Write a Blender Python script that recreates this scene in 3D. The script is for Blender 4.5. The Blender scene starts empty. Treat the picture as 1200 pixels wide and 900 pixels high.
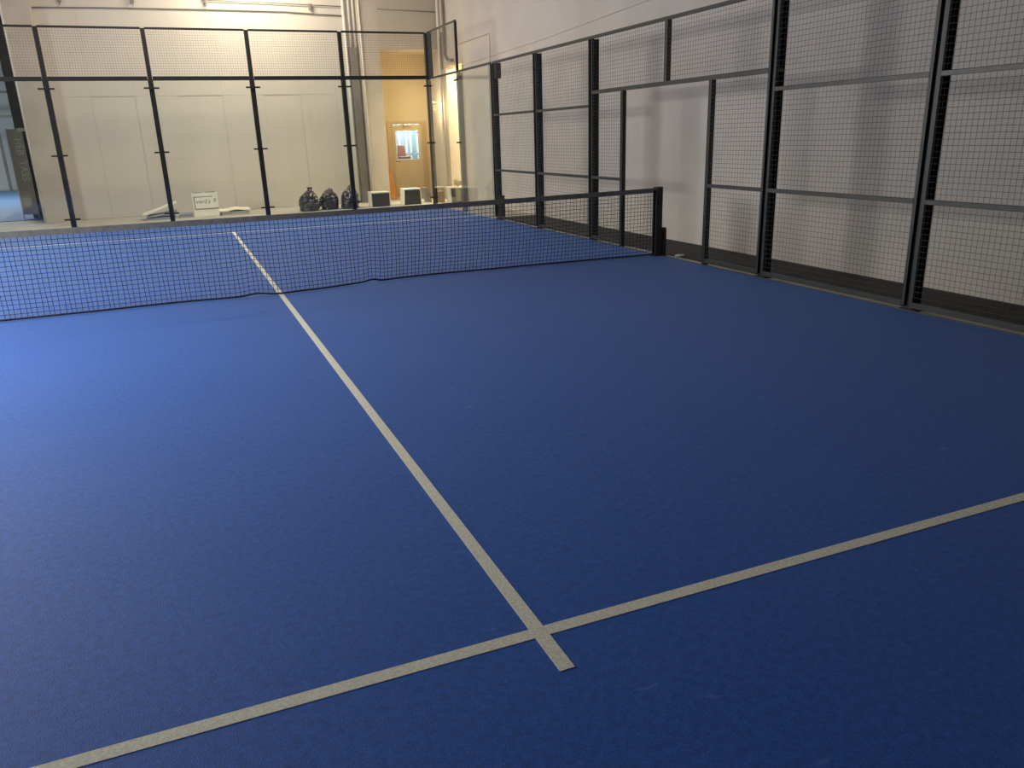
import bpy, bmesh, math, random
from mathutils import Vector, Matrix, Euler, noise as mnoise
random.seed(7)
S = bpy.context.scene
C = S.collection

# ------------------------------------------------------------------ camera, world, light, exposure
cam_d = bpy.data.cameras.new('camera'); cam = bpy.data.objects.new('camera', cam_d); C.objects.link(cam)
cam.location = (-0.92742, -9.00828, 1.62604)
cam.rotation_euler = (1.25968, 0.030978, -0.401525)
cam_d.sensor_fit = 'HORIZONTAL'; cam_d.sensor_width = 36.0; cam_d.lens = 36.0 * 909.99 / 1200.0
cam_d.clip_start = 0.05; cam_d.clip_end = 200
S.camera = cam
S.view_settings.view_transform = 'Standard'; S.view_settings.look = 'None'
S.view_settings.gamma = 1.0; S.view_settings.use_curve_mapping = False
S.view_settings.exposure = 0.0
S.cycles.use_denoising = True
S.cycles.transparent_max_bounces = 24; S.cycles.max_bounces = 8; S.cycles.diffuse_bounces = 5

W = bpy.data.worlds.new('world'); S.world = W; W.use_nodes = True
W.node_tree.nodes['Background'].inputs['Color'].default_value = (0.55, 0.75, 1.0, 1)
W.node_tree.nodes['Background'].inputs['Strength'].default_value = 0.5


def area(name, loc, target, sx, sy, power, col, spread=math.pi):
    d = bpy.data.lights.new(name, 'AREA'); d.shape = 'RECTANGLE'; d.size = sx; d.size_y = sy
    d.energy = power; d.color = col; d.spread = spread
    o = bpy.data.objects.new(name, d); C.objects.link(o); o.location = loc
    o.rotation_euler = (Vector(target) - Vector(loc)).to_track_quat('-Z', 'Y').to_euler()
    return o


# flood lamp high over the end of the court, an unseen fill at the left hall windows, the next bay's lamps
area('flood_lamp', (1.3, 11.1, 5.9), (1.3, 11.9, 4.6), 1.6, 0.35, 120, (1.0, 0.87, 0.66))
area('hall_lamp', (0.0, 7.0, 6.3), (0.0, 9.5, 0.0), 4.0, 0.8, 255, (1.0, 0.87, 0.72))
area('right_wall_fill', (-7.9, 4.0, 3.1), (0.0, 1.2, 2.0), 6.0, 2.0, 780, (1.0, 0.95, 0.90))  # unseen source added on the left to brighten the right wall
area('left_hall_lamp', (-5.4, -2.2, 4.6), (-5.0, -2.2, 0.0), 2.0, 5.0, 335, (0.97, 0.98, 1.0), 2.35)
area('next_bay_lamp', (-8.0, 22.0, 6.2), (-8.0, 22.0, 0.0), 4.0, 4.0, 1100, (0.92, 0.97, 1.0))


# ------------------------------------------------------------------ materials
def mat(name, col, rough=0.6, metal=0.0, var=0.0, vscale=4.0, col2=None, bump=0.0, bscale=60.0, spec=0.5, coat=0.0):
    m = bpy.data.materials.new(name); m.use_nodes = True
    nt = m.node_tree; b = nt.nodes['Principled BSDF']
    b.inputs['Roughness'].default_value = rough; b.inputs['Metallic'].default_value = metal
    b.inputs['Specular IOR Level'].default_value = spec; b.inputs['Coat Weight'].default_value = coat
    tc = nt.nodes.new('ShaderNodeTexCoord')
    n = nt.nodes.new('ShaderNodeTexNoise'); n.inputs['Scale'].default_value = vscale; n.inputs['Detail'].default_value = 6
    nt.links.new(tc.outputs['Object'], n.inputs['Vector'])
    r = nt.nodes.new('ShaderNodeValToRGB')
    c2 = col2 or tuple(min(1, c * (1 + var)) for c in col)
    c1 = col if col2 else tuple(c * (1 - var) for c in col)
    r.color_ramp.elements[0].position = 0.3; r.color_ramp.elements[1].position = 0.7
    r.color_ramp.elements[0].color = (*c1, 1); r.color_ramp.elements[1].color = (*c2, 1)
    nt.links.new(n.outputs['Fac'], r.inputs['Fac'])
    nt.links.new(r.outputs['Color'], b.inputs['Base Color'])
    if bump > 0:
        n2 = nt.nodes.new('ShaderNodeTexNoise'); n2.inputs['Scale'].default_value = bscale; n2.inputs['Detail'].default_value = 4
        nt.links.new(tc.outputs['Object'], n2.inputs['Vector'])
        bp = nt.nodes.new('ShaderNodeBump'); bp.inputs['Strength'].default_value = bump; bp.inputs['Distance'].default_value = 0.01
        nt.links.new(n2.outputs['Fac'], bp.inputs['Height']); nt.links.new(bp.outputs['Normal'], b.inputs['Normal'])
    return m


def turf_mat(name, base, dust):
    m = bpy.data.materials.new(name); m.use_nodes = True
    nt = m.node_tree; L = nt.links; b = nt.nodes['Principled BSDF']
    b.inputs['Roughness'].default_value = 0.62; b.inputs['Specular IOR Level'].default_value = 0.28
    b.inputs['Sheen Weight'].default_value = 0.14; b.inputs['Sheen Tint'].default_value = (0.6, 0.8, 1, 1)
    tc = nt.nodes.new('ShaderNodeTexCoord')

    def noi(scale, detail, vec=None):
        n = nt.nodes.new('ShaderNodeTexNoise'); n.inputs['Scale'].default_value = scale; n.inputs['Detail'].default_value = detail
        L.new(vec or tc.outputs['Object'], n.inputs['Vector']); return n.outputs['Fac']

    def ramp(f, a, bb):
        r = nt.nodes.new('ShaderNodeMapRange'); r.inputs[1].default_value = a; r.inputs[2].default_value = bb
        L.new(f, r.inputs[0]); return r.outputs[0]

    def mix(f, a, bb):
        x = nt.nodes.new('ShaderNodeMix'); x.data_type = 'RGBA'
        L.new(f, x.inputs['Factor'])
        for v, s in ((a, x.inputs['A']), (bb, x.inputs['B'])):
            if isinstance(v, tuple): s.default_value = (*v, 1)
            else: L.new(v, s)
        return x.outputs['Result']
    fib = ramp(noi(170, 3), 0.3, 0.7)
    c = mix(fib, tuple(x * 0.62 for x in base), tuple(x * 1.38 for x in base))
    blot = ramp(noi(1.3, 5), 0.35, 0.75)
    c = mix(blot, c, mix(fib, tuple(x * 0.70 for x in base), tuple(min(1, x * 1.35 + 0.008) for x in base)))
    mp = nt.nodes.new('ShaderNodeMapping'); mp.inputs['Scale'].default_value = (3.0, 9.0, 1); mp.inputs['Rotation'].default_value = (0, 0, 0.5)
    L.new(tc.outputs['Object'], mp.inputs['Vector'])
    st = ramp(noi(2.2, 8, mp.outputs['Vector']), 0.66, 0.82)
    big = ramp(noi(0.45, 2), 0.42, 0.62)
    mu = nt.nodes.new('ShaderNodeMath'); mu.operation = 'MULTIPLY'; L.new(st, mu.inputs[0]); L.new(big, mu.inputs[1])
    mu2 = nt.nodes.new('ShaderNodeMath'); mu2.operation = 'MULTIPLY'; L.new(mu.outputs[0], mu2.inputs[0]); mu2.inputs[1].default_value = 0.40
    c = mix(mu2.outputs[0], c, dust)
    mid = ramp(noi(34, 8), 0.3, 0.7)
    hs = nt.nodes.new('ShaderNodeHueSaturation'); L.new(c, hs.inputs['Color'])
    vv = nt.nodes.new('ShaderNodeMapRange'); vv.inputs[3].default_value = 0.78; vv.inputs[4].default_value = 1.22; L.new(mid, vv.inputs[0]); L.new(vv.outputs[0], hs.inputs['Value'])
    L.new(hs.outputs['Color'], b.inputs['Base Color'])
    bp = nt.nodes.new('ShaderNodeBump'); bp.inputs['Strength'].default_value = 0.5; bp.inputs['Distance'].default_value = 0.006
    L.new(noi(260, 2), bp.inputs['Height']); L.new(bp.outputs['Normal'], b.inputs['Normal'])
    return m


def glass_mat(name, tint, refl=1.0):
    m = bpy.data.materials.new(name); m.use_nodes = True
    nt = m.node_tree; nt.nodes.remove(nt.nodes['Principled BSDF'])
    out = nt.nodes['Material Output']
    t = nt.nodes.new('ShaderNodeBsdfTransparent'); t.inputs['Color'].default_value = (*tint, 1)
    g = nt.nodes.new('ShaderNodeBsdfGlossy'); g.inputs['Roughness'].default_value = 0.02
    # Schlick reflectance from the absolute facing angle, so both faces of a pane behave alike
    ge = nt.nodes.new('ShaderNodeNewGeometry')
    dt = nt.nodes.new('ShaderNodeVectorMath'); dt.operation = 'DOT_PRODUCT'
    nt.links.new(ge.outputs['Incoming'], dt.inputs[0]); nt.links.new(ge.outputs['Normal'], dt.inputs[1])

    def ma(op, a, b):
        q = nt.nodes.new('ShaderNodeMath'); q.operation = op; q.use_clamp = True
        for k, v in enumerate((a, b)):
            if v is None: continue
            if isinstance(v, float): q.inputs[k].default_value = v
            else: nt.links.new(v, q.inputs[k])
        return q.outputs[0]
    c = nt.nodes.new('ShaderNodeMath'); c.operation = 'ABSOLUTE'; nt.links.new(dt.outputs['Value'], c.inputs[0])
    p5 = ma('POWER', ma('SUBTRACT', 1.0, c.outputs[0]), 5.0)
    fr = ma('MULTIPLY', ma('ADD', ma('MULTIPLY', p5, 0.96), 0.04), float(refl))
    x = nt.nodes.new('ShaderNodeMixShader')
    nt.links.new(fr, x.inputs[0]); nt.links.new(t.outputs[0], x.inputs[1]); nt.links.new(g.outputs[0], x.inputs[2])
    nt.links.new(x.outputs[0], out.inputs['Surface'])
    return m


M = {}
M['turf'] = turf_mat('blue_turf', (0.011, 0.084, 0.375), (0.35, 0.42, 0.55))
M['far_turf'] = turf_mat('pale_blue_turf', (0.05, 0.115, 0.24), (0.35, 0.42, 0.5))
M['turf_line'] = mat('cream_turf', (0.74, 0.71, 0.58), 0.85, var=0.16, vscale=90, bump=0.4, bscale=240, spec=0.2)
M['black'] = mat('black_powder_coat', (0.011, 0.012, 0.012), 0.45, var=0.25, vscale=20)
M['slate'] = mat('slate_steel', (0.045, 0.052, 0.055), 0.5, var=0.15, vscale=10)
M['frame'] = mat('dark_slate_frame', (0.020, 0.024, 0.024), 0.5, var=0.15, vscale=10)
M['wire'] = mat('dark_wire', (0.085, 0.083, 0.078), 0.5, var=0.1)
M['rail'] = mat('grey_brown_rail', (0.035, 0.035, 0.033), 0.45, var=0.2, vscale=9)
M['lip'] = mat('worn_edge_metal', (0.10, 0.10, 0.095), 0.5, metal=0.4, var=0.3, vscale=6)
M['net'] = mat('dark_net_cord', (0.008, 0.010, 0.016), 0.7, var=0.2)
M['tape'] = mat('grey_net_tape', (0.25, 0.23, 0.19), 0.8, var=0.2, vscale=12, bump=0.2)
M['wall'] = mat('white_plaster', (0.66, 0.62, 0.55), 0.85, var=0.035, vscale=1.2, bump=0.12, bscale=25)
M['wall_side'] = mat('rough_white_paint', (0.63, 0.575, 0.52), 0.85, var=0.05, vscale=1.6, bump=0.35, bscale=16)
M['wall_dim'] = mat('grey_block_wall', (0.22, 0.21, 0.20), 0.85, var=0.06)
M['panel'] = mat('white_wall_board', (0.65, 0.61, 0.54), 0.8, var=0.03, vscale=0.9, bump=0.06, bscale=18)
M['grey_paint'] = mat('grey_painted_brick', (0.58, 0.52, 0.44), 0.85, var=0.06, vscale=3.0, bump=0.35, bscale=13)
M['bulk'] = mat('beige_board', (0.56, 0.50, 0.41), 0.85, var=0.04, vscale=1.0)
M['cream'] = mat('cream_wall', (0.72, 0.62, 0.42), 0.8, var=0.03, vscale=1.5)
M['concrete'] = mat('pale_concrete', (0.50, 0.47, 0.41), 0.75, var=0.10, vscale=2.2, bump=0.1)
M['shade_floor'] = mat('shaded_floor_tone', (0.032, 0.031, 0.029), 0.8, var=0.25, vscale=5, bump=0.2)  # near-black colour stands in for shade on the floor
M['ceiling'] = mat('grey_ceiling', (0.25, 0.24, 0.22), 0.9, var=0.05)
M['door'] = mat('cream_door_paint', (0.70, 0.60, 0.40), 0.5, var=0.03)
M['door_trim'] = mat('brown_cream_trim', (0.60, 0.46, 0.28), 0.5, var=0.06)
M['white'] = mat('white_plastic', (0.78, 0.77, 0.72), 0.5, var=0.03)
M['white_metal'] = mat('white_pipe_paint', (0.80, 0.77, 0.70), 0.4, var=0.03)
M['grey_pipe'] = mat('grey_pipe_paint', (0.25, 0.23, 0.20), 0.5, var=0.08)
M['steel'] = mat('brushed_steel', (0.45, 0.44, 0.42), 0.35, metal=0.9, var=0.08)
M['bag'] = mat('black_bin_bag', (0.030, 0.029, 0.028), 0.24, var=0.3, vscale=6, bump=0.55, bscale=8, spec=0.8)
M['carton'] = mat('white_carton', (0.88, 0.85, 0.73), 0.7, var=0.03, vscale=3)
M['carton_flap'] = mat('pale_grey_carton_flap', (0.55, 0.52, 0.44), 0.7, var=0.10, vscale=9)
M['ink'] = mat('dark_print', (0.24, 0.22, 0.18), 0.7, var=0.1)
M['cardboard'] = mat('brown_cardboard', (0.42, 0.29, 0.16), 0.8, var=0.10, vscale=5)
M['dark_panel'] = mat('dark_grey_panel', (0.052, 0.050, 0.050), 0.6, var=0.2, vscale=3)
M['green_panel'] = mat('dark_olive_panel', (0.085, 0.085, 0.065), 0.6, var=0.4, vscale=4)
M['grey_sheet'] = mat('blue_grey_sheet', (0.30, 0.32, 0.36), 0.6, var=0.15, vscale=5)
M['plank'] = mat('orange_wood', (0.66, 0.27, 0.055), 0.55, var=0.12, vscale=6)
M['paper'] = mat('kraft_paper', (0.55, 0.44, 0.24), 0.8, var=0.2, vscale=12, bump=0.5, bscale=30)
M['glass'] = glass_mat('clear_toughened_glass', (0.965, 0.985, 0.97), 1.0)
M['door_glass'] = glass_mat('door_pane_glass', (0.93, 0.97, 0.97), 0.8)
M['glass_edge'] = mat('green_glass_edge', (0.45, 0.58, 0.52), 0.2, var=0.05)
M['far_wall'] = mat('far_grey_wall', (0.42, 0.45, 0.46), 0.9, var=0.08, vscale=0.5)
M['column'] = mat('dark_column_paint', (0.12, 0.118, 0.10), 0.6, var=0.2, vscale=2)
M['banner'] = mat('olive_grey_banner', (0.48, 0.46, 0.38), 0.5, var=0.1, vscale=2)
M['rust'] = mat('red_brown_vinyl', (0.32, 0.10, 0.06), 0.5, var=0.2)
M['blue_grey'] = mat('blue_grey_paint', (0.33, 0.42, 0.50), 0.6, var=0.1)


# ------------------------------------------------------------------ mesh helpers
class MB:
    def __init__(self): self.v = []; self.f = []

    def box(self, x0, y0, z0, x1, y1, z1):
        i = len(self.v)
        self.v += [(x0, y0, z0), (x1, y0, z0), (x1, y1, z0), (x0, y1, z0), (x0, y0, z1), (x1, y0, z1), (x1, y1, z1), (x0, y1, z1)]
        self.f += [(i, i+3, i+2, i+1), (i+4, i+5, i+6, i+7), (i, i+1, i+5, i+4), (i+1, i+2, i+6, i+5), (i+2, i+3, i+7, i+6), (i+3, i, i+4, i+7)]
        return self

    def hexa(self, pts):
        i = len(self.v); self.v += [tuple(p) for p in pts]
        self.f += [(i, i+3, i+2, i+1), (i+4, i+5, i+6, i+7), (i, i+1, i+5, i+4), (i+1, i+2, i+6, i+5), (i+2, i+3, i+7, i+6), (i+3, i, i+4, i+7)]
        return self

    def tube(self, pts, r, n=8, caps=True):
        pts = [Vector(p) for p in pts]; i0 = len(self.v); prev = None
        for k, p in enumerate(pts):
            d = (pts[min(k+1, len(pts)-1)] - pts[max(k-1, 0)]).normalized()
            if prev is None:
                u = d.orthogonal().normalized()
                if n == 4:
                    ref = Vector((0, 0, 1)) if abs(d.z) < 0.9 else Vector((0, 1, 0))
                    u = (ref - d * ref.dot(d)).normalized()
            else: u = (prev - d * prev.dot(d)).normalized()
            prev = u; w = d.cross(u)
            for a in range(n):
                t = 2 * math.pi * a / n
                self.v.append(tuple(p + (u * math.cos(t) + w * math.sin(t)) * r))
        for k in range(len(pts)-1):
            for a in range(n):
                b = i0 + k*n; self.f.append((b+a, b+(a+1) % n, b+n+(a+1) % n, b+n+a))
        if caps:
            self.f.append(tuple(i0 + a for a in reversed(range(n)))); e = i0 + (len(pts)-1)*n
            self.f.append(tuple(e + a for a in range(n)))
        return self

    def build(self, name, m, parent=None, bevel=0.0, smooth=False, kind=None, label=None):
        me = bpy.data.meshes.new(name); me.from_pydata(self.v, [], self.f); me.validate(); me.update()
        me.materials.append(m)
        if smooth:
            for p in me.polygons: p.use_smooth = True
        o = bpy.data.objects.new(name, me); C.objects.link(o)
        if parent is not None:
            o.parent = parent
            if parent.type == 'EMPTY' or True:
                o.matrix_parent_inverse = world_of(parent).inverted()
        if bevel > 0:
            md = o.modifiers.new('bevel', 'BEVEL'); md.width = bevel; md.segments = 2; md.limit_method = 'ANGLE'
        if kind: o['kind'] = kind
        if label: o['label'] = label
        return o


def world_of(o):
    m = o.matrix_basis.copy()
    if o.parent is not None:
        m = world_of(o.parent) @ o.matrix_parent_inverse @ m
    return m


def thing(name, label, cat, loc=(0, 0, 0), rz=0.0, group=None):
    o = bpy.data.objects.new(name, None); C.objects.link(o); o.empty_display_size = 0.1
    o.location = loc; o.rotation_euler = (0, 0, rz)
    tag(o, label, cat, group); return o


def tag(o, label, cat, group=None):
    o['label'] = label; o['category'] = cat
    if group: o['group'] = group
    return o


def struct(o): o['kind'] = 'structure'; return o


def text(name, body, size, m, parent, loc, rot, extrude=0.001):
    cu = bpy.data.curves.new(name, 'FONT'); cu.body = body; cu.size = size; cu.extrude = extrude
    cu.align_x = 'CENTER'; cu.align_y = 'CENTER'; cu.materials.append(m)
    tmp = bpy.data.objects.new(name, cu); C.objects.link(tmp)
    dg = bpy.context.evaluated_depsgraph_get(); dg.update()
    me = bpy.data.meshes.new_from_object(tmp.evaluated_get(dg)); bpy.data.objects.remove(tmp)
    o = bpy.data.objects.new(name, me); C.objects.link(o); o.parent = parent
    o.location = loc; o.rotation_euler = rot
    return o


FZ = -0.012            # hall floor; the turf lies on it, its top at z = 0
XW = 6.05              # right hall wall
YB = 12.55             # boarded back wall
YP = 12.10             # front of pilasters and bulkhead
YN = 13.50             # back of the door niche
HC = 6.6               # ceiling

# ------------------------------------------------------------------ setting
struct(MB().box(-16, -14, FZ - 0.2, 8.0, 33, FZ).build('floor', M['concrete']))
struct(MB().box(-16, -14, HC, 8.0, 33, HC + 0.2).build('ceiling', M['ceiling']))
# right wall with a lit doorway near the far corner, and the side room behind it
DY0, DY1, DZ = 10.45, 11.66, 3.34
struct(MB().box(XW, -14, FZ, XW + 0.25, DY0, HC).box(XW, DY1, FZ, XW + 0.25, YN + 0.2, HC).box(XW, DY0, DZ, XW + 0.25, DY1, HC).build('wall_right', M['wall_side']))
d2 = struct(MB().box(XW - 0.015, DY0 - 0.06, FZ, XW - 0.0005, DY0, DZ + 0.06).box(XW - 0.015, DY1, FZ, XW - 0.0005, DY1 + 0.06, DZ + 0.06).box(XW - 0.015, DY0, DZ, XW - 0.0005, DY1, DZ + 0.06).build('door_2', M['cream']))
struct(MB().box(XW + 0.25, 12.6, FZ, 7.6, 12.75, 3.6).box(7.6, 9.2, FZ, 7.75, 12.75, 3.6).box(XW + 0.25, 9.05, FZ, 7.6, 9.2, 3.6).box(XW + 0.25, 9.05, 3.6, 7.75, 12.75, 3.7).build('wall_side_room', M['cream']))
area('side_room_lamp', (6.9, 10.9, 3.5), (6.9, 10.9, 0.0), 0.5, 1.2, 190, (1.0, 0.85, 0.55))
struct(MB().box(-11.3, -14, FZ, XW, -13.75, HC).build('wall_front', M['wall_dim']))
wl = MB(); wl.box(-8.3, -13.75, FZ, -8.05, 12.85, 1.9); wl.box(-8.3, -13.75, 4.3, -8.05, 12.85, HC)
for a, b in ((-13.75, 0.9), (7.1, 12.85)): wl.box(-8.3, a, 1.9, -8.05, b, 4.3)
struct(wl.build('wall_left', M['wall_dim']))
struct(MB().box(-11.3, 12.85, FZ, -11.05, 33, HC).box(-11.05, 12.85, FZ, -8.3, 13.1, HC).build('wall_left.001', M['wall_side']))
wf = MB()
for y in (0.9, 2.45, 4.0, 5.55, 7.02): wf.box(-8.2, y, 1.9, -8.12, y + 0.08, 4.3)
wf.box(-8.2, 0.9, 1.9, -8.12, 7.1, 1.98); wf.box(-8.2, 0.9, 4.22, -8.12, 7.1, 4.3)
win = struct(wf.build('window_1', M['white']))
MB().box(-8.165, 0.95, 1.95, -8.155, 7.05, 4.25).build('pane', M['door_glass'], win)

# back wall: a core behind separate boards
wb = struct(MB().box(-3.77, YB + 0.02, FZ, 4.42, YB + 0.30, HC).build('wall_back', M['wall']))
xs = [-3.30, -2.40, -1.46, -0.50, 0.50, 1.48, 2.40, 3.30, 4.00]
rows = [[(FZ + 0.005, 2.762), (2.765, HC - 0.01)], [(FZ + 0.005, 1.30), (1.303, 2.762), (2.765, HC - 0.01)]]
for i in range(len(xs) - 1):
    for z0, z1 in rows[0 if i in (0, 1, 3, 5) else 1]:
        dep = 0.012 if i in (1, 3, 5) and z0 < 1 else 0.0
        MB().box(xs[i] + 0.001, YB + dep, z0, xs[i + 1] - 0.001, YB + 0.02, z1).build('wall_panel', M['panel'], wb)
struct(MB().box(-3.77, YP, FZ, -3.25, YB + 0.30, HC).build('trim_1', M['grey_paint']))
struct(MB().box(3.98, YP, FZ, 4.42, YN, HC).build('trim_2', M['grey_paint']))
bk = MB(); bk.box(4.42, YP, 3.80, XW, YP + 0.2, HC); bk.box(4.42, YP + 0.2, 3.80, XW, YN, 4.0)
struct(bk.build('wall_bulkhead', M['bulk']))
nw = MB()
nw.box(4.42, YN, FZ, 4.90, YN + 0.15, 3.80); nw.box(5.90, YN, FZ, XW, YN + 0.15, 3.80); nw.box(4.90, YN, 1.99, 5.90, YN + 0.15, 3.80)
struct(nw.build('wall_niche', M['cream']))
struct(MB().box(5.16, -13.7, FZ, XW - 0.001, 6.2, FZ + 0.006).build('floor_shade', M['shade_floor']))  # dark strip painting in the shade between side fence and wall

# door in the niche
dr = struct(MB().box(4.90, YN - 0.005, FZ, 4.98, YN + 0.08, 1.99).box(5.82, YN - 0.005, FZ, 5.90, YN + 0.08, 1.99)
            .box(4.82, YN - 0.02, FZ, 4.90, YN, 2.07).box(5.90, YN - 0.02, FZ, 5.97, YN, 2.07).box(4.90, YN - 0.02, 1.99, 5.90, YN, 2.07)
            .build('door_1', M['door_trim']))
lf = MB(); x0, x1, y0, y1 = 4.98, 5.82, YN + 0.01, YN + 0.055
lf.box(x0, y0, FZ + 0.008, x1, y1, 1.04); lf.box(x0, y0, 1.81, x1, y1, 1.975)
lf.box(x0, y0, 1.04, 5.06, y1, 1.81); lf.box(5.72, y0, 1.04, x1, y1, 1.81)
lf.build('door_leaf', M['door'], dr)
wt = MB(); wt.box(5.03, y0 - 0.012, 1.81, 5.75, y0, 1.84); wt.box(5.03, y0 - 0.012, 1.01, 5.75, y0, 1.04)
wt.box(5.03, y0 - 0.012, 1.04, 5.06, y0, 1.81); wt.box(5.72, y0 - 0.012, 1.04, 5.75, y0, 1.81)
wt.build('window_frame', M['white'], dr, label='white window frame')
MB().box(5.06, y0 + 0.015, 1.04, 5.72, y0 + 0.023, 1.81).build('pane', M['door_glass'], dr)
MB().tube([(5.02, y0, 0.99), (5.02, y0 - 0.05, 0.99), (5.13, y0 - 0.055, 0.985)], 0.012).build('door_handle', M['rust'], dr, smooth=True, label='dark door handle')
MB().tube([(5.02, y0, 0.87), (5.02, y0 - 0.012, 0.87)], 0.022, 12).build('lock', M['steel'], dr)
cl = MB(); cl.box(5.30, y0 - 0.05, 1.90, 5.52, y0, 1.955); cl.tube([(5.34, y0 - 0.045, 1.96), (5.22, y0 - 0.10, 1.965), (5.45, y0 - 0.03, 2.02)], 0.009, 6)
cl.build('door_closer', M['door_trim'], dr)
# the room seen through the door's pane
ro = MB(); ro.box(4.3, 16.4, FZ, 7.4, 16.5, 2.6); ro.box(4.2, YN + 0.15, FZ, 4.3, 16.5, 2.6); ro.box(7.4, YN + 0.15, FZ, 7.5, 16.5, 2.6); ro.box(4.2, YN + 0.15, 2.6, 7.5, 16.5, 2.7)
ro.box(6.3, YN, FZ, 7.5, YN + 0.15, 2.7)
struct(ro.build('wall_store', M['far_wall']))
area('store_lamp', (5.9, 15.2, 2.55), (5.9, 15.2, 0), 0.8, 0.8, 110, (0.80, 0.92, 1.0))
sh = thing('storage_rack', 'pale metal rack of uprights seen through the pane of the cream door', 'rack', (5.85, 15.6, FZ))
for x in (5.52, 5.66, 5.88, 6.02, 6.24): MB().box(x, 15.5, FZ, x + 0.06, 15.56, 2.2).build('upright', M['white'], sh)
for z in (0.5, 1.12, 1.75): MB().box(5.5, 15.5, z, 6.3, 15.85, z + 0.03).build('shelf', M['blue_grey'], sh)
vc = thing('vinyl_chair', 'red-brown chair standing behind the pane of the cream door', 'chair', (5.72, 15.0, FZ))
MB().box(5.52, 14.9, 1.02, 5.86, 15.2, 1.09).build('seat', M['rust'], vc, 0.02)
MB().hexa([(5.52, 15.18, 1.09), (5.80, 15.18, 1.09), (5.80, 15.22, 1.09), (5.52, 15.22, 1.09), (5.56, 15.24, 1.42), (5.76, 15.24, 1.42), (5.76, 15.28, 1.42), (5.56, 15.28, 1.42)]).build('backrest', M['rust'], vc, 0.02)
for x in (5.54, 5.82):
    for y in (14.93, 15.17): MB().tube([(x, y, FZ), (x, y, 1.02)], 0.014, 8).build('leg', M['steel'], vc)

# niche lamp (warm), the pipes and cables of the hall
d = bpy.data.lights.new('niche_lamp', 'POINT'); d.energy = 36; d.color = (1.0, 0.73, 0.37); d.shadow_soft_size = 0.12
o = bpy.data.objects.new('niche_lamp', d); C.objects.link(o); o.location = (5.74, 12.2, 2.35)
nl = thing('wall_lamp', 'small round lamp on right wall behind the corner fence post', 'lamp', (XW, 12.2, 2.45))
MB().tube([(XW - 0.001, 12.2, 2.50), (XW - 0.02, 12.2, 2.50)], 0.06, 20).build('lamp_base', M['white'], nl)
MB().tube([(XW - 0.02, 12.2, 2.50), (5.80, 12.2, 2.52), (5.74, 12.2, 2.50)], 0.012, 8).build('lamp_arm', M['white'], nl)


def pipe(name, pts, r, m, label, cat='pipe', n=10):
    return tag(MB().tube(pts, r, n).build(name, m, smooth=True), label, cat)


pipe('wall_pipe', [(3.66, YB - 0.045, FZ), (3.66, YB - 0.045, HC)], 0.038, M['white_metal'], 'white vertical pipe on back wall, leftmost of the three by the grey pillar')
pipe('wall_pipe', [(3.80, YB - 0.05, 3.88), (3.80, YB - 0.05, HC)], 0.028, M['white_metal'], 'thin white pipe entering grey trunking from above on its left')
pipe('wall_pipe', [(3.91, YB - 0.05, 3.88), (3.91, YB - 0.05, HC)], 0.028, M['white_metal'], 'thin white pipe entering grey trunking from above beside the grey pillar')
tr = MB().box(3.74, YB - 0.11, FZ, 3.92, YB - 0.001, 3.88).build('cable_trunking', M['grey_pipe'], bevel=0.006)
tag(tr, 'tall grey trunking on the back wall between bin bags and pillar', 'trunking')
pipe('edge_strip', [(3.965, YP - 0.02, FZ), (3.965, YP - 0.02, HC)], 0.018, M['white_metal'], 'white corner strip running up the left edge of grey pillar', 'strip', 8)
pipe('edge_strip', [(-3.79, YP - 0.005, FZ), (-3.79, YP - 0.005, HC)], 0.020, M['white_metal'], 'bright white corner strip at the free left end of back wall', 'strip', 8)
pipe('wall_cable', [(-3.24, YB - 0.03, 4.63), (-1.8, YB - 0.03, 4.66), (0.4, YB - 0.03, 4.68), (2.2, YB - 0.03, 4.68), (3.0, YB - 0.03, 4.64), (3.62, YB - 0.03, 4.62)], 0.014, M['grey_pipe'], 'thin dark cable running along back wall just above the fence', 'cable', 6)
pipe('wall_cable', [(0.30, YB - 0.05, 4.88), (1.5, YB - 0.05, 4.87), (3.62, YB - 0.05, 4.83)], 0.011, M['grey_pipe'], 'short dark cable at the top edge of photo over the bright wall patch', 'cable', 6)
for x, z, t in ((0.40, 4.85, 'in the bright patch above third fence post from left'), (2.85, 4.80, 'right of the bright patch, nearest the grey pillar'),
                (-1.18, 4.83, 'at the top edge left of second fence post'), (-2.67, 4.80, 'at the top edge nearest the left pilaster')):
    b = MB(); b.box(x - 0.035, YB - 0.09, z - 0.05, x + 0.035, YB, z + 0.07); b.box(x - 0.012, YB - 0.11, z - 0.12, x + 0.012, YB - 0.08, z + 0.07)
    tag(b.build('cable_bracket', M['grey_pipe'], bevel=0.004), 'dark cable bracket on back wall ' + t, 'bracket', 'cable brackets on the back wall')
pipe('wall_cable', [(4.44, YP - 0.015, 4.74), (5.2, YP - 0.015, 4.72), (6.0, YP - 0.015, 4.70)], 0.010, M['grey_pipe'], 'thin cable across the beige bulkhead above the lit niche', 'cable', 6)
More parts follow.
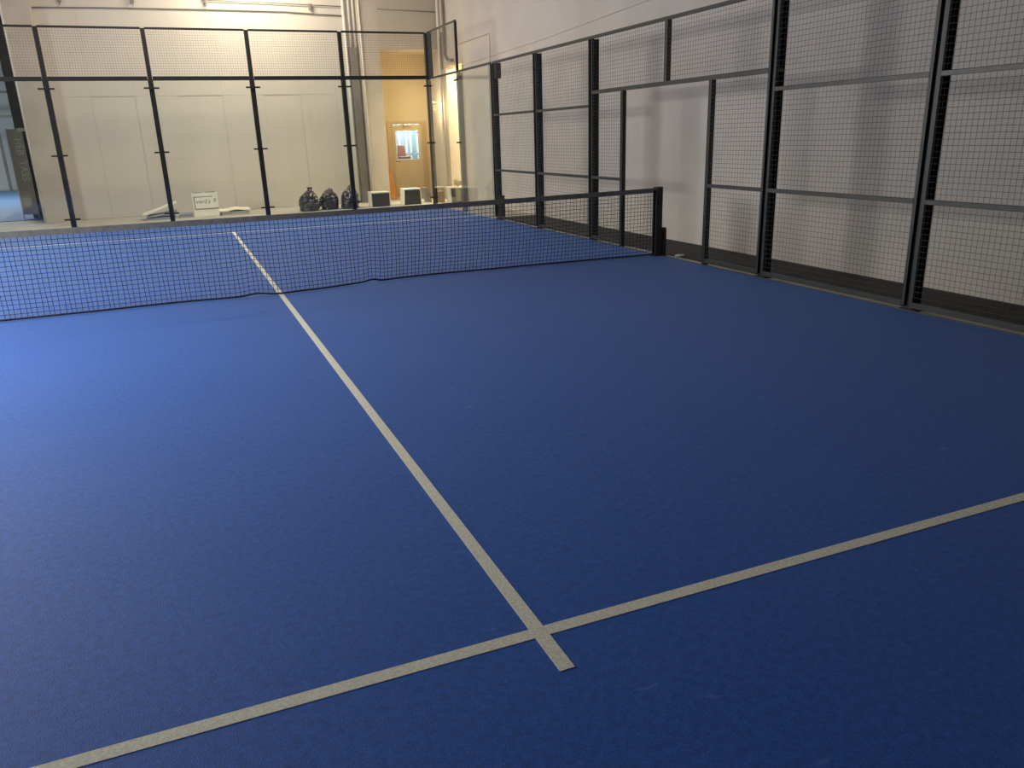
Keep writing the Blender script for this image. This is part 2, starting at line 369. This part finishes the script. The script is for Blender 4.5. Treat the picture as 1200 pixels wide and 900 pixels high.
# thin raised lines on the right wall, in the wall's own colour
pipe('wall_line', [(XW - 0.007, 10.35, 3.27), (XW - 0.007, 5.5, 3.36), (XW - 0.007, -2.0, 3.62)], 0.006, M['wall_side'], 'long thin line sloping along the right wall above the side fence', 'cable', 6)
pipe('wall_line', [(XW - 0.02, 10.6, 3.78), (XW - 0.02, 8.55, 3.79), (XW - 0.02, 8.52, 3.76), (XW - 0.02, 8.52, 3.18)], 0.008, M['wall_side'], 'short bent line on right wall behind the raised fence corner', 'conduit', 6)
pipe('drain_pipe', [(XW - 0.06, 12.0, HC), (XW - 0.06, 12.0, 3.0), (XW - 0.06, 12.0, FZ)], 0.035, M['white_metal'], 'pale vertical pipe on right wall, the one nearer the niche')
pipe('drain_pipe', [(XW - 0.06, 11.55, HC), (XW - 0.06, 11.55, 3.62), (XW - 0.06, 11.35, 3.48), (XW - 0.06, 11.0, 3.46)], 0.035, M['grey_pipe'], 'grey vertical pipe on right wall bending forward near the fence corner')
pipe('drain_pipe', [(XW - 0.06, 11.66, 4.15), (XW - 0.06, 11.80, 4.15), (XW - 0.06, 11.86, 4.05), (XW - 0.06, 11.86, 3.3)], 0.03, M['grey_pipe'], 'short grey hooked pipe on right wall under the bulkhead end')

# ------------------------------------------------------------------ turf with its lines
tf = MB().box(-5.0, -10.0, FZ, 5.0, 10.0, 0.0).build('artificial_turf', M['turf'])
tag(tf, 'blue artificial turf of the court with cream lines', 'turf')


def line(pts, w, nm='line', top=0.002):
    a, b = Vector(pts[0]), Vector(pts[1]); d = (b - a).normalized(); n = Vector((-d.y, d.x)) * w / 2
    m = MB(); q = [a - n, b - n, b + n, a + n]
    m.hexa([(p.x, p.y, -0.004) for p in q] + [(p.x, p.y, top) for p in q])
    return m.build(nm, M['turf_line'], tf)


line([(-4.98, -6.866), (4.98, -7.002)], 0.053, 'service_line')
line([(0.0, -7.148), (0.0, 7.15)], 0.053, 'centre_line', 0.0026)
line([(-4.98, 7.10), (4.98, 6.83)], 0.04, 'service_line')


# ------------------------------------------------------------------ fences
def wire_grid(u0, u1, z0, z1, to3, pitch=0.05, r=0.0017):
    m = MB()
    nu = max(1, round((u1 - u0) / pitch)); nz = max(1, round((z1 - z0) / pitch))
    for i in range(nu + 1):
        u = u0 + (u1 - u0) * i / nu; m.tube([to3(u, z0, 0.0), to3(u, z1, 0.0)], r, 4, False)
    for j in range(nz + 1):
        z = z0 + (z1 - z0) * j / nz; m.tube([to3(u0, z, 2 * r), to3(u1, z, 2 * r)], r, 4, False)
    return m


YE = 10.06
ef = thing('end_fence', 'far end fence of glass panes below wire mesh on black posts', 'fence', (0, YE, FZ))
px = [-5.04, -3.0, -1.055, 0.995, 3.01, 5.05]
for i, x in enumerate(px):
    m = MB()
    if i in (0, 5):
        m.box(x - 0.045, YE - 0.02, FZ, x + 0.045, YE + 0.09, 2.96); m.box(x - 0.045, YE - 0.02, 2.96, x + 0.02, YE + 0.09, 3.95)
    else:
        m.box(x - 0.05, YE - 0.01, FZ, x + 0.05, YE + 0.08, 2.96); m.box(x - 0.042, YE - 0.01, 2.96, x + 0.042, YE + 0.08, 3.95)
    p = m.build('fence_post', M['black'], ef)
    if i in (0, 5):
        MB().box(x + 0.02 if i else x - 0.11, YE - 0.04, 2.93, x + 0.11 if i else x - 0.045, YE + 0.06, 3.95).build('corner_angle', M['slate'], p, label='slate grey steel angle')
    for z in (2.785, 1.49, 0.20):
        MB().box(x - (0.15 if i != 0 else 0.05), YE - 0.075, z - 0.017, x + (0.15 if i != 5 else 0.05), YE - 0.055, z + 0.017).build('clamp', M['black'], p)
        MB().box(x - 0.008, YE - 0.055, z - 0.016, x + 0.008, YE - 0.01, z + 0.016).build('clamp_bolt', M['black'], p)
    bp = MB(); bp.box(x - 0.09, YE - 0.01, FZ, x + 0.09, YE + 0.15, FZ + 0.012); bp.build('base_plate', M['black'], p)
for i in range(5):
    xa, xb = px[i] + 0.012, px[i + 1] - 0.012
    g = MB().box(xa, YE - 0.054, 0.004, xb, YE - 0.042, 2.93).build('glass_pane', M['glass'], ef)
    MB().box(px[i] + 0.05, YE - 0.03, 2.935, px[i + 1] - 0.05, YE + 0.03, 3.015).build('rail', M['black'], ef)
    MB().box(px[i] + 0.042, YE - 0.02, 3.928, px[i + 1] - 0.042, YE + 0.02, 3.968).build('rail', M['black'], ef)
    wire_grid(px[i] + 0.05, px[i + 1] - 0.05, 3.018, 3.925, lambda u, z, o: (u, YE - 0.012 - o, z)).build('wire_mesh', M['wire'], ef, kind='stuff')
MB().box(-5.0, YE - 0.06, FZ, 5.0, YE - 0.036, 0.004).build('bottom_channel', M['lip'], ef)

XS = 5.04
sf = thing('side_fence', 'long right side fence of glass, wire mesh and black posts with a door gap', 'fence', (XS, 0, FZ))


def mesh_panel(ya, yb, z0, z1):
    wire_grid(ya, yb, z0, z1, lambda u, z, o: (XS - 0.002 - o, u, z)).build('wire_mesh', M['wire'], sf, kind='stuff')


def rail(ya, yb, z, h=0.04, dx=0.03, m='rail'):
    MB().box(XS, ya, z - h / 2, XS + dx, yb, z + h / 2).build('rail', M[m], sf)


Z1, Z2, Z3, ZL = 0.957, 1.995, 2.947, 2.185
# glass corner
for ya, yb in ((8.02, 9.98), (6.04, 7.98)):
    g = MB().box(XS - 0.03, ya, 0.004, XS - 0.018, yb, 2.92).build('glass_pane', M['glass'], sf)
    if ya < 7: MB().box(XS - 0.03, ya - 0.004, 0.004, XS - 0.018, ya, 2.92).build('glass_edge', M['glass_edge'], g, label='pale green pane edge')
p = MB().box(XS + 0.0, 7.95, FZ, XS + 0.11, 8.05, 2.93).build('fence_post', M['grey_pipe'], sf, label='black post behind the glass, painted lighter as lit')  # grey paints in the light and glass reflection on a black post
for z in (1.49, 0.2, 2.78):
    MB().box(XS - 0.045, 7.90, z - 0.017, XS - 0.0, 8.10, z + 0.017).build('clamp', M['black'], p)
MB().box(XS - 0.01, 7.965, 2.97, XS + 0.04, 8.015, 3.93).build('fence_post', M['black'], sf)
MB().box(XS - 0.01, 7.965, 3.93, XS + 0.03, 9.98, 3.965).build('rail', M['rail'], sf)
mesh_panel(8.03, 9.98, 2.985, 3.92)
rail(6.06, 9.98, Z3, 0.045)
# posts of the mesh part: channel section, open towards the near end
ys = [6.0, 4.0, 2.0, -2.0, -4.0, -6.0, -8.0]
for k, y in enumerate(ys):
    m = MB()
    m.box(XS + 0.03, y + 0.035, FZ, XS + 0.13, y + 0.045, 2.93)        # web
    m.box(XS + 0.03, y - 0.045, FZ, XS + 0.04, y + 0.035, 2.93)        # inner flange
    m.box(XS + 0.12, y - 0.045, FZ, XS + 0.13, y + 0.035, 2.93)        # outer flange
    p = m.build('fence_post', M['black'], sf)
    for z in ((Z1, Z2) if abs(y) > 2.5 else (Z1, ZL)): MB().box(XS + 0.04, y - 0.04, z - 0.02, XS + 0.12, y + 0.034, z + 0.02).build('bracket', M['rail'], p)
    for q in (0.028, -0.058): MB().box(XS + 0.002, y + q, 0.03, XS + 0.03, y + q + 0.03, 2.93).build('frame_bar', M['frame'], p, label='dark slate mesh frame bar')
    if y == 6.0:
        MB().box(XS + 0.03, y - 0.20, 2.66, XS + 0.13, y - 0.046, 2.93).build('stiffener', M['black'], p)
        MB().box(XS + 0.03, y - 0.17, FZ, XS + 0.13, y - 0.046, 0.46).build('stiffener', M['black'], p)
    MB().box(XS + 0.02, y - 0.09, FZ, XS + 0.19, y + 0.09, FZ + 0.014).build('base_plate', M['black'], p)
for a, b in zip(ys[:-1], ys[1:]):
    ya, yb = b + 0.06, a - 0.06
    MB().box(XS, ya - 0.1, Z3 - 0.02, XS + 0.04, yb + 0.02, Z3 + 0.02).build('rail', M['rail'], sf)
    if a == 2.0:
        rail(ya, yb, ZL, 0.05, 0.04)
        MB().box(XS, 0.0 - 0.03, ZL + 0.025, XS + 0.06, 0.03, Z3 - 0.02).build('mullion', M['rail'], sf)
        mesh_panel(0.03, yb, ZL + 0.025, Z3 - 0.02); mesh_panel(ya, -0.03, ZL + 0.025, Z3 - 0.02)
        for yj in (1.07, -0.95):
            MB().box(XS, yj - 0.03, FZ, XS + 0.06, yj + 0.03, ZL - 0.025).build('door_jamb', M['black'], sf)
        for (u0, u1) in ((1.10, yb), (ya, -0.98)):
            rail(u0, u1, Z1); rail(u0, u1, 0.045, 0.05)
            mesh_panel(u0, u1, 0.07, Z1 - 0.02); mesh_panel(u0, u1, Z1 + 0.02, ZL - 0.025)
    else:
        for z in (Z1, Z2): rail(ya, yb, z)
        rail(ya, yb, 0.045, 0.05)
        for z0, z1 in ((0.07, Z1 - 0.02), (Z1 + 0.02, Z2 - 0.02), (Z2 + 0.02, Z3 - 0.02)): mesh_panel(ya, yb, z0, z1)
for a, b in ((-8.0, -0.10), (0.10, 6.0)):
    MB().box(5.004, a, FZ, 5.022, b, 0.006).build('edge_strip', M['lip'], sf, label='worn metal strip at the turf edge')


# ------------------------------------------------------------------ net
def lerp(tab, x):
    if x <= tab[0][0]: return tab[0][1]
    for (a, u), (b, v) in zip(tab[:-1], tab[1:]):
        if x <= b:
            t = (x - a) / (b - a); t = t * t * (3 - 2 * t); return u + (v - u) * t
    return tab[-1][1]


HEM = [(-5, -0.05), (-2.73, -0.03), (-1.97, -0.03), (-1.14, 0.0), (-0.3, -0.05), (0.0, -0.10), (0.3, -0.05), (0.9, 0.05), (1.78, 0.17), (2.9, 0.12), (4.1, 0.06), (4.92, 0.0)]
LIFT = [(-5, 0.016), (-0.45, 0.016), (-0.25, 0.035), (-0.05, 0.018), (0.75, 0.016), (0.93, 0.022), (1.08, 0.045), (1.2, 0.02), (1.8, 0.016), (4.92, 0.016)]


def ztop(x): return 0.868 + 0.022 * (x / 4.9) ** 2


def netp(x, s):                       # s: 0 hem, 1 under the tape
    zt = ztop(x) - 0.055; zb = lerp(LIFT, x)
    w = (1 - s) ** 2
    return (x, lerp(HEM, x) * w + 0.012 * math.sin(x * 3.1 + s * 2.0) * s * (1 - s) * 2, zb + (zt - zb) * s + 0.006 * math.sin(x * 7 + s * 9) * s * (1 - s) * 2)


nt = thing('court_net', 'dark sagging net with grey headband stretched across the blue court', 'net', (0, 0, 0))
XL, XR = -4.925, 4.92
m = MB()
for i in range(198):
    x = XL + (XR - XL) * i / 197
    m.tube([netp(x + 0.006 * math.sin(i * 1.7 + s * 0.5), s / 8) for s in range(9)], 0.0026, 4, False)
for j in range(1, 17):
    s = j / 17
    m.tube([netp(XL + (XR - XL) * k / 130, s) for k in range(131)], 0.0026, 4, False)
m.build('net_mesh', M['net'], nt, kind='stuff')
m = MB(); N = 60
for k in range(N):
    xa, xb = XL + (XR - XL) * k / N, XL + (XR - XL) * (k + 1) / N
    za, zb = ztop(xa), ztop(xb)
    m.hexa([(xa, -0.007, za - 0.06), (xb, -0.007, zb - 0.06), (xb, 0.007, zb - 0.06), (xa, 0.007, za - 0.06), (xa, -0.005, za), (xb, -0.005, zb), (xb, 0.005, zb), (xa, 0.005, za)])
m.build('headband', M['tape'], nt)
MB().tube([netp(XL + (XR - XL) * k / 160, 0) for k in range(161)], 0.011, 6).build('hem_cord', M['net'], nt, smooth=True)
MB().box(XR - 0.012, -0.012, 0.03, XR + 0.012, 0.012, ztop(XR) - 0.03).build('end_strap', M['net'], nt)


def net_post(x, s, label):
    t = thing('net_post', label, 'post', (x, 0, 0.0), group='posts of the court net')
    MB().box(min(x - 0.06 * s, x + 0.04 * s), -0.05, 0.0, max(x - 0.06 * s, x + 0.04 * s), 0.05, 0.905).build('post_tube', M['black'], t, 0.012)
    a, b = sorted((x + 0.04 * s, x + 0.115 * s))
    MB().box(a, -0.05, 0.0, b, 0.05, 0.37).build('foot_block', M['black'], t, 0.018)
    a, b = sorted((x - 0.08 * s, x + 0.13 * s))
    MB().box(a, -0.08, 0.0, b, 0.08, 0.012).build('base_plate', M['black'], t)
    MB().tube([(x - 0.01 * s, -0.052, 0.70), (x - 0.01 * s, -0.075, 0.70)], 0.02, 12).build('crank_hub', M['black'], t)


net_post(4.99, 1, 'black right-hand net post with stepped foot in the fence door gap')
net_post(-4.99, -1, 'black left-hand net post beyond the left edge of photo')

# small scraps on the floor
m = MB(); bmv = []
bm = bmesh.new(); bmesh.ops.create_icosphere(bm, subdivisions=2, radius=0.05)
for v in bm.verts: v.co = Vector((v.co.x * 1.5, v.co.y * 0.8, v.co.z * 0.35)) + mnoise.noise_vector(v.co * 30) * 0.012
zmin = min(v.co.z for v in bm.verts)
me = bpy.data.meshes.new('paper_scrap'); bm.to_mesh(me); bm.free(); me.materials.append(M['white'])
o = bpy.data.objects.new('paper_scrap', me); C.objects.link(o); o.location = (5.17, -0.27, FZ + 0.006 - zmin)
tag(o, 'crumpled white scrap on dark floor beside right net post', 'scrap')
o = o.copy(); C.objects.link(o); o.scale = (0.35, 0.5, 0.6); o.location = (4.4, 6.0, 0.0 - zmin * 0.6)
tag(o, 'tiny white scrap on the far half of the blue court', 'scrap')


# ------------------------------------------------------------------ things along the back wall
def bag(loc, rx, ry, h, seed, label, lean=0.0, knot=True):
    bm = bmesh.new(); bmesh.ops.create_uvsphere(bm, u_segments=64, v_segments=40, radius=1.0)
    prof = [(0.0, 0.0), (0.004, 0.80), (0.05, 0.95), (0.22, 1.0), (0.45, 0.93), (0.65, 0.74), (0.80, 0.48), (0.90, 0.24), (0.96, 0.13), (1.0, 0.0)]
    for v in bm.verts:
        c = v.co.copy(); t = math.acos(max(-1, min(1, -c.z))) / math.pi; a = math.atan2(c.y, c.x)
        k = next(u + (w - u) * (t - p) / (q - p) for (p, u), (q, w) in zip(prof[:-1], prof[1:]) if t <= q + 1e-6)
        n = mnoise.noise(Vector((c.x * 1.6 + seed * 7, c.y * 1.6, c.z * 1.6))) * 0.22
        n += (0.10 - abs(mnoise.noise(Vector((c.x * 3.2 + seed, c.y * 3.2, c.z * 2.0 + seed)))) * 0.42) * (0.35 + t)
        n += (0.05 - abs(mnoise.noise(Vector((c.x * 7 + seed, c.y * 7, c.z * 4.0)))) * 0.20) * (0.3 + t)
        n += 0.05 * math.sin(a * 11 + seed * 3 + t * 2) * t * t
        k *= (1 + n)
        if not knot: k = min(1.0, k * 1.02 + 0.16 * max(0, t - 0.45) * (1 - t) * 4) if t < 0.99 else k
        sag = 0.0 if knot else 0.10 * math.cos(a - 2.6) * t * t
        v.co = Vector((math.cos(a) * k * rx + lean * t * t, math.sin(a) * k * ry, max(0.0, t * h * (1 + sag + 0.12 * t * n))))
    zmin = min(v.co.z for v in bm.verts)
    for v in bm.verts: v.co.z -= zmin
    for f in bm.faces: f.smooth = True
    t = thing('bin_bag', label, 'bag', loc, group='black bin bags by the back wall')
    me = bpy.data.meshes.new('sack'); bm.to_mesh(me); bm.free(); me.materials.append(M['bag'])
    o = bpy.data.objects.new('sack', me); C.objects.link(o); o.parent = t
    # gathered neck
    bm = bmesh.new(); n = 22; rings = []
    for j, (zz, rr) in enumerate(((h * 0.84, 0.045), (h * 0.92, 0.03), (h * 0.98, 0.045), (h * 1.03, 0.06)) if knot else ((h * 0.80, 0.06), (h * 0.90, 0.035), (h * 0.94, 0.05), (h * 0.97, 0.03))):
        rings.append([bm.verts.new((math.cos(2 * math.pi * i / n) * rr * (1.25 if i % 2 else 0.8) + lean * 0.9, math.sin(2 * math.pi * i / n) * rr * 0.6, zz + (0.012 * math.sin(i * 2.3 + seed) if j > 1 else 0))) for i in range(n)])
    for a, b in zip(rings[:-1], rings[1:]):
        for i in range(n): bm.faces.new((a[i], a[(i + 1) % n], b[(i + 1) % n], b[i]))
    bm.faces.new(rings[-1]); bm.faces.new(list(reversed(rings[0])))
    me = bpy.data.meshes.new('tied_neck'); bm.to_mesh(me); bm.free(); me.materials.append(M['bag'])
    o = bpy.data.objects.new('tied_neck', me); C.objects.link(o); o.parent = t
    return t


bag((2.06, 10.86, FZ), 0.235, 0.22, 0.54, 1.0, 'black bin bag with upright knotted top, leftmost of the three', 0.05)
bag((2.56, 10.98, FZ), 0.235, 0.22, 0.50, 2.3, 'black bin bag in the middle of the three, its top slumped', 0.08, False)
bag((3.06, 10.86, FZ), 0.225, 0.22, 0.54, 4.1, 'black bin bag behind the fence post, rightmost of the three', 0.06, False)

ct = thing('carton', 'white printed carton standing against the panelled back wall', 'carton', (-0.29, 11.35, FZ), 0.0)
MB().box(-0.575, 11.20, FZ, -0.01, 11.50, 0.53).build('box_body', M['carton'], ct, 0.006)
lb = MB(); lb.box(-0.525, 11.192, 0.18, -0.02, 11.1985, 0.44)
lab = lb.build('print_panel', M['carton'], ct)
fr = MB(); fr.box(-0.54, 11.188, 0.44, -0.12, 11.1995, 0.455); fr.box(-0.545, 11.188, 0.165, -0.525, 11.1995, 0.455); fr.box(-0.54, 11.188, 0.160, -0.012, 11.1995, 0.178)
fr.build('print_border', M['ink'], ct, label='dark printed border')
text('lettering', "verd's", 0.135, M['ink'], ct, (0.02 - 0.07, 11.1895 - 11.35, 0.335 - FZ), (math.pi / 2, 0, 0))
text('lettering', "P", 0.13, M['ink'], ct, (0.215, 11.1895 - 11.35, 0.345 - FZ), (math.pi / 2, 0, 0))
fl = MB(); fl.hexa([(-0.56, 11.21, 0.53), (-0.30, 11.21, 0.53), (-0.30, 11.36, 0.531), (-0.56, 11.36, 0.531), (-0.55, 11.20, 0.555), (-0.30, 11.20, 0.548), (-0.30, 11.36, 0.536), (-0.56, 11.36, 0.536)])
fl.build('flap', M['carton_flap'], ct)
fl = MB(); fl.hexa([(-0.28, 11.22, 0.53), (-0.03, 11.22, 0.53), (-0.03, 11.48, 0.531), (-0.28, 11.48, 0.531), (-0.28, 11.20, 0.560), (-0.06, 11.20, 0.572), (-0.03, 11.48, 0.538), (-0.28, 11.48, 0.538)])
fl.build('flap', M['carton_flap'], ct)


def sheet(x0, x1, y0, y1, z0, z1, th, mt, label, wav=0.0, cat='board', name='foam_board', seed=0, group=None):
    """a board or plastic sheet from (x0,z0) up to (x1,z1), slightly wavy"""
    n = 14; mm = MB()
    P = []
    for i in range(n + 1):
        t = i / n; x = x0 + (x1 - x0) * t
        z = z0 + (z1 - z0) * t + wav * math.sin(t * 7 + seed) * (0.3 + t * (1 - t) * 3)
        P.append((x, z))
    for (xa, za), (xb, zb) in zip(P[:-1], P[1:]):
        mm.hexa([(xa, y0, za), (xb, y0, zb), (xb, y1, zb), (xa, y1, za), (xa, y0, za + th), (xb, y0, zb + th), (xb, y1, zb + th), (xa, y1, za + th)])
    return tag(mm.build(name, mt), label, cat, group)


G = 'sheets lying by the white carton'
sheet(-1.62, -0.98, 11.15, 11.7, FZ, FZ, 0.05, M['grey_sheet'], 'blue-grey board lying flat at the bottom of the left sheet pile', 0.0, group=G)
sheet(-1.58, -0.95, 11.12, 11.65, FZ + 0.052, 0.13, 0.035, M['grey_sheet'], 'blue-grey board tilted in the middle of the left sheet pile', 0.004, seed=1, group=G)
sheet(-1.68, -0.93, 11.10, 11.6, 0.10, 0.335, 0.028, M['carton'], 'white board sloping up on top of the left sheet pile', 0.006, seed=2, group=G)
sheet(-0.90, -0.60, 11.3, 11.9, FZ, FZ, 0.07, M['grey_sheet'], 'grey flat package on the floor left of the white carton', 0.0, name='flat_package', cat='package')
sheet(0.04, 0.66, 11.15, 11.8, FZ, FZ, 0.085, M['carton_flap'], 'grey flat package on the floor right of the white carton', 0.0, name='flat_package', cat='package')
sheet(0.0, 0.70, 11.1, 11.85, 0.085, 0.095, 0.022, M['carton'], 'wavy white sheet on the grey package right of the carton', 0.018, seed=-2.2, cat='sheet', name='plastic_sheet')


def tub(loc, w, dp, h, front, label, taper=0.02, rz=0.0):
    t = thing('dark_front_box', label, 'box', loc, rz, 'dark-fronted boxes by the niche')
    m = MB(); a = w / 2; b = a - taper
    m.hexa([(-a, 0, 0), (a, 0, 0), (a, dp, 0), (-a, dp, 0), (-b, 0.0, h - 0.03), (b, 0.0, h - 0.03), (b, dp, h - 0.03), (-b, dp, h - 0.03)])
    o = m.build('box_body', M['carton'], None, 0.006); o.parent = t
    m = MB(); m.hexa([(-a, -0.008, 0.006), (a - 0.02, -0.008, 0.006), (a - 0.02, 0.002, 0.006), (-a, 0.002, 0.006), (-b, -0.008, h - 0.034), (b - 0.02, -0.008, h - 0.034), (b - 0.02, 0.002, h - 0.034), (-b, 0.002, h - 0.034)])
    o = m.build('front_panel', front, None); o.parent = t; o['label'] = 'dark front panel'
    m = MB(); m.box(-b - 0.008, -0.012, h - 0.032, b + 0.008, dp + 0.008, h); o = m.build('lid', M['white'], None, 0.005); o.parent = t
    return t


tub((3.83, 10.75, FZ), 0.47, 0.42, 0.36, M['dark_panel'], 'low dark-fronted box at the foot of the grey pillar', 0.0)
tub((4.66, 10.75, FZ), 0.46, 0.42, 0.40, M['dark_panel'], 'low dark-fronted box with white lid in front of the cream door', 0.022)
tub((5.80, 10.40, FZ), 0.42, 0.40, 0.395, M['green_panel'], 'olive-fronted box with white lid beside the right wall', -0.02)
gp = MB().hexa([(5.18, 11.2, FZ), (5.30, 11.2, FZ), (5.30, 11.5, FZ), (5.18, 11.5, FZ), (5.09, 11.2, 0.37), (5.24, 11.2, 0.35), (5.24, 11.5, 0.35), (5.09, 11.5, 0.37)]).build('grey_bin', M['grey_pipe'], bevel=0.006)
tag(gp, 'small tilted grey bin behind the corner fence post', 'bin')
cb = thing('cardboard_box', 'brown cardboard box right of the corner fence post', 'box', (5.42, 10.95, FZ))
MB().box(5.32, 10.86, FZ, 5.545, 11.1, 0.27).build('box_body', M['cardboard'], cb, 0.004)
MB().hexa([(5.32, 10.86, 0.27), (5.33, 10.86, 0.27), (5.33, 11.1, 0.27), (5.32, 11.1, 0.27), (5.295, 10.86, 0.335), (5.30, 10.86, 0.34), (5.30, 11.1, 0.34), (5.295, 11.1, 0.335)]).build('flap', M['cardboard'], cb)
MB().hexa([(5.535, 10.86, 0.27), (5.545, 10.86, 0.27), (5.545, 11.1, 0.27), (5.535, 11.1, 0.27), (5.56, 10.86, 0.34), (5.565, 10.86, 0.335), (5.565, 11.1, 0.335), (5.56, 11.1, 0.34)]).build('flap', M['cardboard'], cb)
bm = bmesh.new(); bmesh.ops.create_icosphere(bm, subdivisions=3, radius=0.1)
for v in bm.verts: v.co = Vector((v.co.x * 1.1, v.co.y * 0.9, v.co.z * 1.0)) + mnoise.noise_vector(v.co * 16) * 0.035
zmin = min(v.co.z for v in bm.verts)
me = bpy.data.meshes.new('paper_bag'); bm.to_mesh(me); bm.free(); me.materials.append(M['paper'])
o = bpy.data.objects.new('paper_bag', me); C.objects.link(o); o.location = (5.85, 10.62, FZ + 0.395 - zmin)
tag(o, 'crumpled brown paper on the olive-fronted box', 'paper')
pk = MB().hexa([(4.66, 12.98, FZ), (4.86, 12.98, FZ), (4.86, 13.02, FZ), (4.66, 13.02, FZ), (4.545, 13.36, 1.36), (4.665, 13.36, 1.36), (4.665, 13.40, 1.36), (4.545, 13.40, 1.36)]).build('wooden_plank', M['plank'], bevel=0.004)
tag(pk, 'orange wooden plank leaning in the niche left of the cream door', 'plank')

# ------------------------------------------------------------------ the next bay, left of the back wall
struct(MB().box(-16, 32.8, FZ, 8, 33, HC).build('wall_far', M['far_wall']))
struct(MB().box(-3.6, YB + 0.30, FZ, -3.4, 32.8, HC).build('wall_divider', M['far_wall']))
nb = MB().box(-11.0, 13.35, FZ, -3.75, 31.0, FZ + 0.012).build('artificial_turf', M['far_turf'])
tag(nb, 'blue turf of the next court beyond the free end of back wall', 'turf')
co = MB().box(-4.27, 13.9, FZ + 0.012, -3.62, 14.4, HC).build('hall_column', M['column'], bevel=0.01)
tag(co, 'dark hall column behind the white corner strip at far left', 'column')
bn = thing('banner_stand', 'olive-grey upright banner with white vertical lettering before dark column', 'banner', (-4.3, 13.8, FZ))
MB().box(-4.44, 13.79, 0.10, -4.13, 13.81, 2.12).build('banner_sheet', M['banner'], bn)
MB().box(-4.46, 13.775, FZ + 0.012, -4.445, 13.825, 2.14).build('pole', M['steel'], bn); MB().box(-4.13, 13.775, FZ + 0.012, -4.115, 13.825, 2.14).build('pole', M['steel'], bn)
text('lettering', 'HEB  TASS', 0.22, M['white'], bn, (0.06, -0.0115, 1.42), (math.pi / 2, math.pi / 2, 0))
tg = MB().box(-4.20, 13.76, 2.06, -4.00, 13.774, 2.14).build('paper_tag', M['white']); tag(tg, 'small white tag at the top of olive-grey banner', 'tag')
rl = thing('next_court_fence', 'distant dark fence at the far side of the next court', 'fence', (-8, 30.8, FZ))
for x in (-11.0, -9.0, -7.35, -5.0, -3.7): MB().box(x - 0.05, 30.8, FZ + 0.012, x + 0.05, 30.9, 4.0).build('fence_post', M['column'], rl)
for z in (3.0, 3.95): MB().box(-11, 30.8, z - 0.05, -3.65, 30.86, z + 0.05).build('rail', M['column'], rl)
